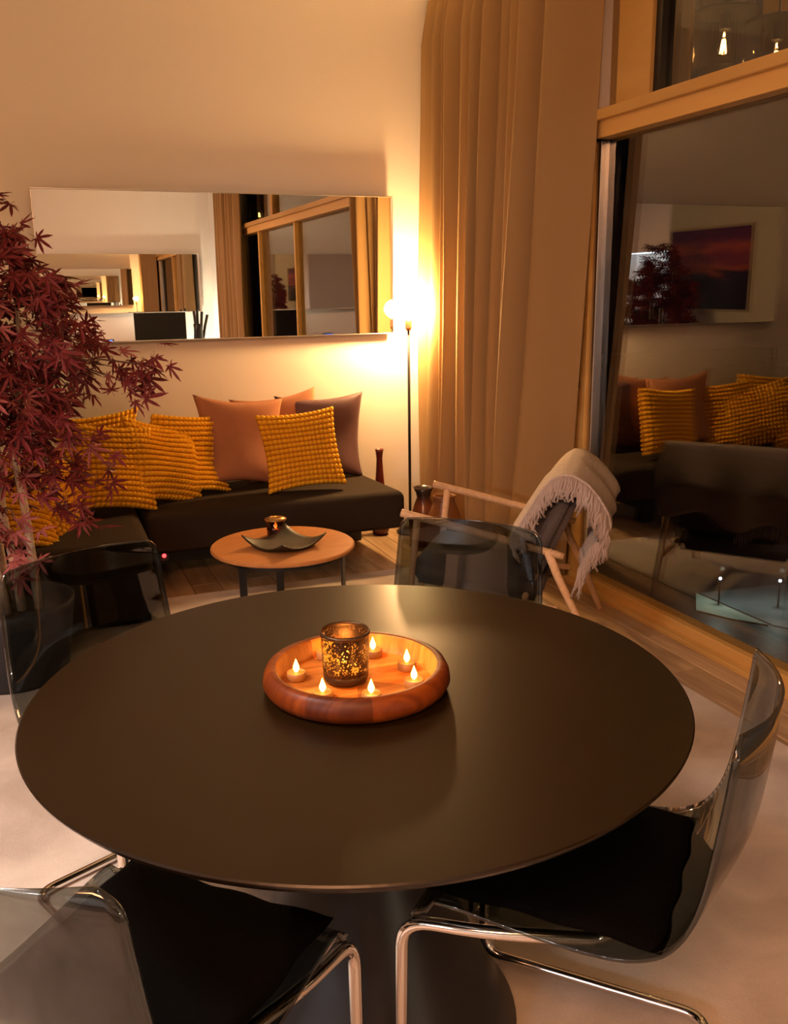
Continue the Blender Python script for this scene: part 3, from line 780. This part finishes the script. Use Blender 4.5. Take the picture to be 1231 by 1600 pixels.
def leaf_mesh(m, seed):
    r_ = random.Random(seed); bm = bmesh.new()
    angs = [-118, -78, -40, 0, 40, 78, 118]; lens = [.38, .62, .88, 1.0, .86, .62, .38]
    c = bm.verts.new((0, 0, 0)); ring = []
    tips = []
    for i, (a, l) in enumerate(zip(angs, lens)):
        a += r_.uniform(-5, 5); l *= r_.uniform(.9, 1.1)
        z = -.16*l*l
        wd = 11.0
        ring.append(('n', a-wd, .48*l)); ring.append(('n2', a-7, .70*l)); ring.append(('t', a, l)); ring.append(('n2', a+7, .70*l)); ring.append(('n', a+wd, .48*l))
        if i < 6: ring.append(('v', a+20, .20))
    V = []
    for k, a, l in ring:
        if k == 'n': a2, l2 = a, l
        V.append(bm.verts.new((l*sin(R(a)), l*cos(R(a)), -.22*l*l+(.03 if k == 'v' else 0))))
    for i in range(len(V)-1): bm.faces.new((c, V[i+1], V[i]))
    s = bm.verts.new((.012, -.42, .02)); s2 = bm.verts.new((-.012, -.42, .02)); c2 = bm.verts.new((.012, 0, .004)); c3 = bm.verts.new((-.012, 0, .004))
    bm.faces.new((s, c2, c3, s2))
    me = bpy.data.meshes.new('leaf'); bm.to_mesh(me); bm.free(); me.materials.append(m); return me
LM = [leaf_mesh(M['leaf'], i) for i in range(4)] + [leaf_mesh(M['leaf2'], 9)]
# crown outline: half width by height (m above the rug)
def crown_r(z):
    T = [(.50, .10), (.62, .20), (.72, .25), (.85, .28), (.95, .31), (1.05, .37), (1.15, .40), (1.25, .40), (1.35, .34), (1.45, .32), (1.55, .27), (1.65, .20), (1.75, .10), (1.82, .03)]
    for (a, b), (c_, d_) in zip(T, T[1:]):
        if a <= z <= c_: return b+(d_-b)*(z-a)/(c_-a)
    return .02
centers = []
for i in range(240):
    z = rnd.triangular(.66, 1.80, 1.15); rr = crown_r(z)*math.sqrt(rnd.uniform(.15, 1)); a = rnd.uniform(0, 2*PI)
    centers.append(Vector(((rr*cos(a) if cos(a) > 0 else rr*cos(a)*.42)+.01, rr*sin(a)*.9-.02, z)))
# long sprays reaching to the right, and low front sprays in the lit leaf colour
for p in ((.50, -.10, 1.17), (.56, -.12, 1.19), (.60, -.14, 1.18), (.44, -.08, 1.15), (.50, -.12, 1.12), (.40, -.05, 1.2), (.38, -.1, .93), (.36, -.1, .78), (.28, -.12, .63), (.24, -.1, .68), (.27, -.1, 1.46), (.25, -.08, 1.42), (.13, -.15, 1.58), (.11, -.1, 1.54)):
    centers.append(Vector(p))
pale = [Vector((p[0], p[1], p[2]+.10)) for p in ((-.02, -.20, .50), (.05, -.2, .46), (.08, -.22, .53), (-.06, -.22, .60), (.02, -.24, .57), (.06, -.20, .40), (-.08, -.2, .45), (.0, -.22, .66))]
leaves = []
bm_tw = bmesh.new()
allst = [Vector(p) for st in stems for p in st if p[2] > .6]
for ci, c in enumerate(centers+pale):
    is_p = ci >= len(centers)
    near = min((p for p in allst if p.z <= c.z+.15), key=lambda p: (p-c).length, default=allst[0])
    mid = (near+c)/2+Vector((rnd.uniform(-.03, .03), rnd.uniform(-.03, .03), .05))
    tube(bm_tw, [near, (near+mid)/2+Vector((0, 0, .015)), mid, c], [.0045, .0035, .0025, .0015], 5)
    out_ = Vector((c.x, c.y, 0)); out_ = out_.normalized() if out_.length > .02 else Vector((1, 0, 0))
    for q in range(5 if not is_p else 4):
        off = Vector((rnd.gauss(0, .038), rnd.gauss(0, .038), rnd.gauss(0, .035)))
        p = c+off
        d_ = (out_*rnd.uniform(.2, 1.1)+Vector((rnd.gauss(0, .45), rnd.gauss(0, .45), rnd.uniform(-1.0, .35)))).normalized()
        nrm = Vector((rnd.gauss(0, .6), rnd.gauss(0, .6)-.35, rnd.uniform(.15, 1)))
        xx = d_.cross(nrm).normalized(); zz = xx.cross(d_).normalized()
        s_ = rnd.uniform(.062, .088)*(1.05 if is_p else 1)
        Mx = Matrix((( *[xx[0]*s_, d_[0]*s_, zz[0]*s_], p[0]), (*[xx[1]*s_, d_[1]*s_, zz[1]*s_], p[1]), (*[xx[2]*s_, d_[2]*s_, zz[2]*s_], p[2]), (0, 0, 0, 1)))
        leaves.append((p, Mx, LM[4] if (is_p or rnd.random() < .12) else LM[rnd.randrange(4)]))
obj('twigs', bm_tw, mat('twig_bark', (.10, .05, .04), .8), tr, smooth=True)['kind'] = 'stuff'
camv = Vector((-PX, -PY, H))
# the 300 leaves nearest the viewer and inside the frame are single parts, the rest one part
def px_x(p):
    v = Vector((p.x+PX, p.y+PY, p.z+.014-H)); return 615.5+1430*(v.dot(_r)/v.dot(_f))
order = sorted(range(len(leaves)), key=lambda i: (px_x(leaves[i][0]) < -20, (leaves[i][0]-camv).length))
rest = bmesh.new()
for k, i in enumerate(order):
    p, Mx, me = leaves[i]
    if k < 298:
        o = bpy.data.objects.new('leaf', me); C.objects.link(o); o.parent = tr; o.matrix_local = Mx
    else:
        v0 = len(rest.verts); rest.from_mesh(me); rest.verts.ensure_lookup_table()
        for j in range(v0, len(rest.verts)): rest.verts[j].co = Mx @ rest.verts[j].co
obj('foliage', rest, M['leaf'], tr)['kind'] = 'stuff'

# ------------------------------------------------------------------ picture on the left wall (seen in the window reflection)
def sunset():
    m, t, b = nt('sunset_print'); L = t.links
    tc = N(t, 'ShaderNodeTexCoord'); sp = N(t, 'ShaderNodeSeparateXYZ'); L.new(tc.outputs['Object'], sp.inputs[0])
    n = N(t, 'ShaderNodeTexNoise', i_Scale=5.0, i_Detail=5.0); mp = N(t, 'ShaderNodeMapping'); mp.inputs['Scale'].default_value = (1, .5, 2.5)
    L.new(tc.outputs['Object'], mp.inputs[0]); L.new(mp.outputs[0], n.inputs['Vector'])
    mr = N(t, 'ShaderNodeMapRange', i_1=-.34, i_2=.34); L.new(sp.outputs[2], mr.inputs[0])
    ad = N(t, 'ShaderNodeMath', operation='MULTIPLY_ADD', i_1=.35); L.new(n.outputs['Fac'], ad.inputs[0]); L.new(mr.outputs[0], ad.inputs[2])
    sb = N(t, 'ShaderNodeMath', operation='SUBTRACT', i_1=.17); L.new(ad.outputs[0], sb.inputs[0])
    r = N(t, 'ShaderNodeValToRGB'); e = r.color_ramp.elements
    e[0].position = 0; e[0].color = (.02, .012, .03, 1); e[1].position = 1; e[1].color = (.10, .02, .12, 1)
    for p_, c_ in ((.42, (.03, .015, .05, 1)), (.52, (.5, .10, .08, 1)), (.62, (.25, .04, .12, 1)), (.75, (.55, .10, .10, 1)), (.85, (.22, .04, .14, 1))):
        x_ = e.new(p_); x_.color = c_
    L.new(sb.outputs[0], r.inputs[0]); L.new(r.outputs[0], b.inputs['Base Color']); b.inputs['Roughness'].default_value = .4; return m
t = thing('framed_picture', 'sunset landscape picture on the wall beside the sofa, reflected in the window', 'picture', (XL+.012, 3.64, 1.60))
obj('frame', Bx(-.012, .008, -.54, .54, -.36, .36), mat('picture_frame', (.5, .42, .33), .5), t, bevel=.003)
obj('print', Bx(.008, .011, -.52, .52, -.34, .34), sunset(), t)

# ------------------------------------------------------------------ far end of the room (seen in the mirror)
t = thing('sideboard', 'low white sideboard against the opposite wall, below the second mirror', 'cabinet', (1.5, YO+.28, 0))
wh = mat('white_lacquer', (.7, .68, .65), .4)
obj('carcass', Bx(-.8, .45, -.22, .22, .06, .80), wh, t, bevel=.004)
for k in range(2): 
    dd = obj('door', Bx(-.79+k*.62, -.18+k*.62, .222, .240, .075, .785), wh, t, bevel=.003)
    obj('knob', Bx(-.22+k*.10, -.20+k*.10, .241, .258, .42, .44), M['black'], dd)
obj('plinth', Bx(-.78, .43, -.2, .2, 0, .06), M['black'], t)
t = thing('television', 'flat black television on the sideboard, reflected in the wall mirror', 'television', (1.66, -2.44, .80))
obj('screen', Bx(-.34, .34, -.014, .014, .03, .405), mat('tv_black', (.006, .005, .005), .35, spec=.15), t, bevel=.004)
obj('stand', Bx(-.12, .12, -.07, .07, 0, .032), M['black'], t, bevel=.003)
t = thing('stick_vase', 'tall black vase holding dark rolls, silhouetted in the wall mirror', 'vase', (2.13, -2.25, .0))
bm = bmesh.new(); lathe(bm, [(0, 0), (.09, 0), (.10, .05), (.085, .6), (.058, .98), (.066, 1.05), (.056, 1.05), (.05, .98), (.05, .7), (0, .7)], 32); obj('vase_body', bm, M['black'], t, smooth=True)
for k, (a, b_, z_) in enumerate(((-.05, .02, 1.22), (.0, -.02, 1.24), (.06, .0, 1.21), (.13, .01, 1.17))):
    bm = bmesh.new(); tube(bm, [(a*.3, b_*.3, .75), (a*.7, b_, 1.02), (a, b_, z_)], .019, 10); obj('roll', bm, M['black'], t, smooth=True)
t = thing('alarm_clock', 'small black clock with blue digits on the sideboard, behind the maple tips in the mirror', 'clock', (.98, -2.5, .80))
obj('case', Bx(-.07, .07, -.03, .03, 0, .07), M['black'], t, bevel=.004)
bm = bmesh.new()
for x_ in (-.045, -.02, .015, .04):
    for z_ in (.018, .038, .056): box(bm, x_-.008, x_+.008, .031, .033, z_-.002, z_+.002)
    for x2 in (-.008, .008): box(bm, x_+x2-.0018, x_+x2+.0018, .031, .033, .018, .056)
obj('digits', bm, emis('blue_digits', (.15, .25, 1), 6), t)
# floor uplight whose cool glow fills the corner behind the television
t = thing('uplight', 'short cylindrical uplight glowing in the corner behind the black vase', 'lamp', (2.12, -2.45, 0))
bm = bmesh.new(); lathe(bm, [(0, 0), (.07, 0), (.07, .64), (.062, .64), (.062, .60), (0, .60)], 32); obj('lamp_body', bm, wh, t, smooth=True)

# kitchen units beyond the opening, with a lit worktop recess
kt = thing('kitchen_unit', 'white kitchen wall units with a lit splashback beyond the left opening', 'cabinet', (XF+.36, -1.1, 0))
obj('base_cabinet', Bx(-.28, .28, -.9, .9, .0, .88), wh, kt, bevel=.004)
obj('worktop', Bx(-.30, .32, -.92, .92, .88, .92), mat('worktop', (.3, .28, .26), .4), kt, bevel=.004)
obj('wall_cabinet', Bx(-.33, .03, -.9, .9, 1.94, 2.8), wh, kt, bevel=.004)
obj('splashback', Bx(-.34, -.32, -.9, .9, .92, 1.94), wh, kt)
obj('light_strip', Bx(-.20, -.16, -.85, .85, 1.925, 1.939), emis('cool_strip', (.85, .90, 1), 420), kt)

# ------------------------------------------------------------------ outside the window
def ext(name, bm, m, label=None, cat=None):
    o = obj(name, bm, m)
    if label: tag(o, label, cat)
    else: o['kind'] = 'structure'
    return o
ext('ground', Bx(2.9, 90, -60, 90, -6.3, -6.0), mat('night_ground', (.05, .06, .06), .5, noise=(.6, .5)))
# lit court far below with bollard lights
def patch(name, pts, z, m):
    bm = bmesh.new(); lo = [bm.verts.new((x_, y_, -6.0)) for x_, y_ in pts]; hi = [bm.verts.new((x_, y_, z)) for x_, y_ in pts]
    bm.faces.new(hi); bm.faces.new(lo[::-1])
    for i in range(len(pts)): bm.faces.new((lo[i], lo[(i+1) % len(pts)], hi[(i+1) % len(pts)], hi[i]))
    bmesh.ops.recalc_face_normals(bm, faces=bm.faces); return struct(name, bm, m)
patch('ground_court', [(14.85, 17.48), (14.02, 16.46), (14.36, 15.7), (14.86, 15.04)], -5.97, mat('pale_paving', (.60, .64, .52), .6, noise=(.8, .2)))
patch('ground_path', [(14.95, 17.45), (14.96, 15.0), (15.2, 14.6), (18.5, 14.2), (19, 17.0)], -5.98, mat('blue_paving', (.20, .24, .26), .5, noise=(.8, .25)))
for x_, y_, lab in ((14.75, 16.55, 'small bollard light on the lit court, seen far below through the window'), (15.9, 15.85, 'second bollard light through the window, further right and dimmer')):
    t = thing('bollard_light', lab, 'lamp', (x_, y_, -5.97))
    bm = bmesh.new(); tube(bm, [(0, 0, 0), (0, 0, .62)], .022, 8); obj('post', bm, M['black'], t)
    bm = bmesh.new(); bmesh.ops.create_uvsphere(bm, u_segments=12, v_segments=8, radius=.035, matrix=Matrix.Translation((0, 0, .66))); obj('lamp_head', bm, emis('bollard_white', (.8, .85, 1), 9), t)
    point('bollard_glow', (x_, y_, -5.97+.9), .05, 16, (.85, 1, .85))

# pendants hanging beyond the upper panes
RB = thinglass('ribbed_smoke_glass', (.42, .36, .28), .09)
CL = thinglass('clear_bulb', (.94, .86, .74), .12)
FI = emis('filament', (1, .62, .22), 60)
def pendant(label, loc, first=None):
    if first: return dup(first, loc, .4, label)
    t = thing('pendant_lamp', label, 'lamp', loc, 0, 'smoked glass pendants above the window beam')
    bm = bmesh.new(); n = 96
    rings = []
    for z in (-.11, .11):
        rings.append([bm.verts.new(((.116+.008*(k % 2))*cos(2*PI*k/n), (.116+.008*(k % 2))*sin(2*PI*k/n), z)) for k in range(n)])
    for k in range(n): bm.faces.new((rings[0][k], rings[0][(k+1) % n], rings[1][(k+1) % n], rings[1][k]))
    obj('shade', bm, RB, t)
    bm = bmesh.new(); lathe(bm, [(0, .118), (.122, .112), (.128, .108), (.128, .122), (.07, .135), (.02, .15), (0, .15)], 48); obj('cap', bm, mat('matte_black_cap', (.008, .007, .006), .9, spec=.05), t, smooth=True)
    bm = bmesh.new(); lathe(bm, [(0, .11), (.022, .11), (.024, .05), (.018, .045), (0, .045)], 20); obj('socket', bm, M['black'], t)
    bm = bmesh.new(); lathe(bm, [(.014, .05), (.020, .04), (.045, .02), (.060, -.01), (.062, -.025), (.056, -.05), (.036, -.075), (0, -.088)], 28); b_ = obj('bulb', bm, CL, t, smooth=True)
    bm = bmesh.new()
    for k in range(5):
        a = 2*PI*k/5; tube(bm, [(.006*cos(a), .006*sin(a), .01), (.014*cos(a), .014*sin(a), -.045)], .0022, 6)
    obj('filament', bm, FI, b_)
    bm = bmesh.new(); tube(bm, [(0, 0, .145), (0, 0, .9)], .004, 8); obj('cord', bm, M['black'], t)
    return t
cl_ = wood('backdrop', (.50, .28, .06), (.60, .34, .08), 4, .6, (1, 1, .15))  # boards added to mimic the golden wall reflected in the upper pane
tq = thing('reflection_boards', 'added golden cladding boards behind the pendants, seen through the upper pane', 'screen', (3.72, 0, 0))
yy_ = 1.2
while yy_ < 5.3:
    if not 4.14 < yy_ < 4.64:
        obj('board', Bx(0, .025, yy_, yy_+.136, 2.46, 3.095), cl_, tq, bevel=.004)
    yy_ += .142
obj('dark_reflection_board', Bx(.0, .02, 4.25, 4.66, 2.46, 3.095), M['black'], tq)  # stands in for the dark stripe of that reflection
p0 = pendant('smoked ribbed glass pendant with a clear glowing bulb above the window beam', (2.90, 3.475, 2.475))
pendant('smoked glass pendant with wide dark cap, its bulb cut off by the window beam', (2.90, 3.16, 2.36), p0)
pendant('smoked glass pendant beyond the upper pane, seen only in the wall mirror', (2.95, -1.9, 2.45), p0)
ext('awning', Bx(2.6, 3.8, -3, 5.4, 3.1, 3.2), M['black'])
for q_ in ((2.90, 3.475, 2.45), (2.90, 3.16, 2.335)): point('pendant_light', q_, .012, 8, (1, .58, .22))
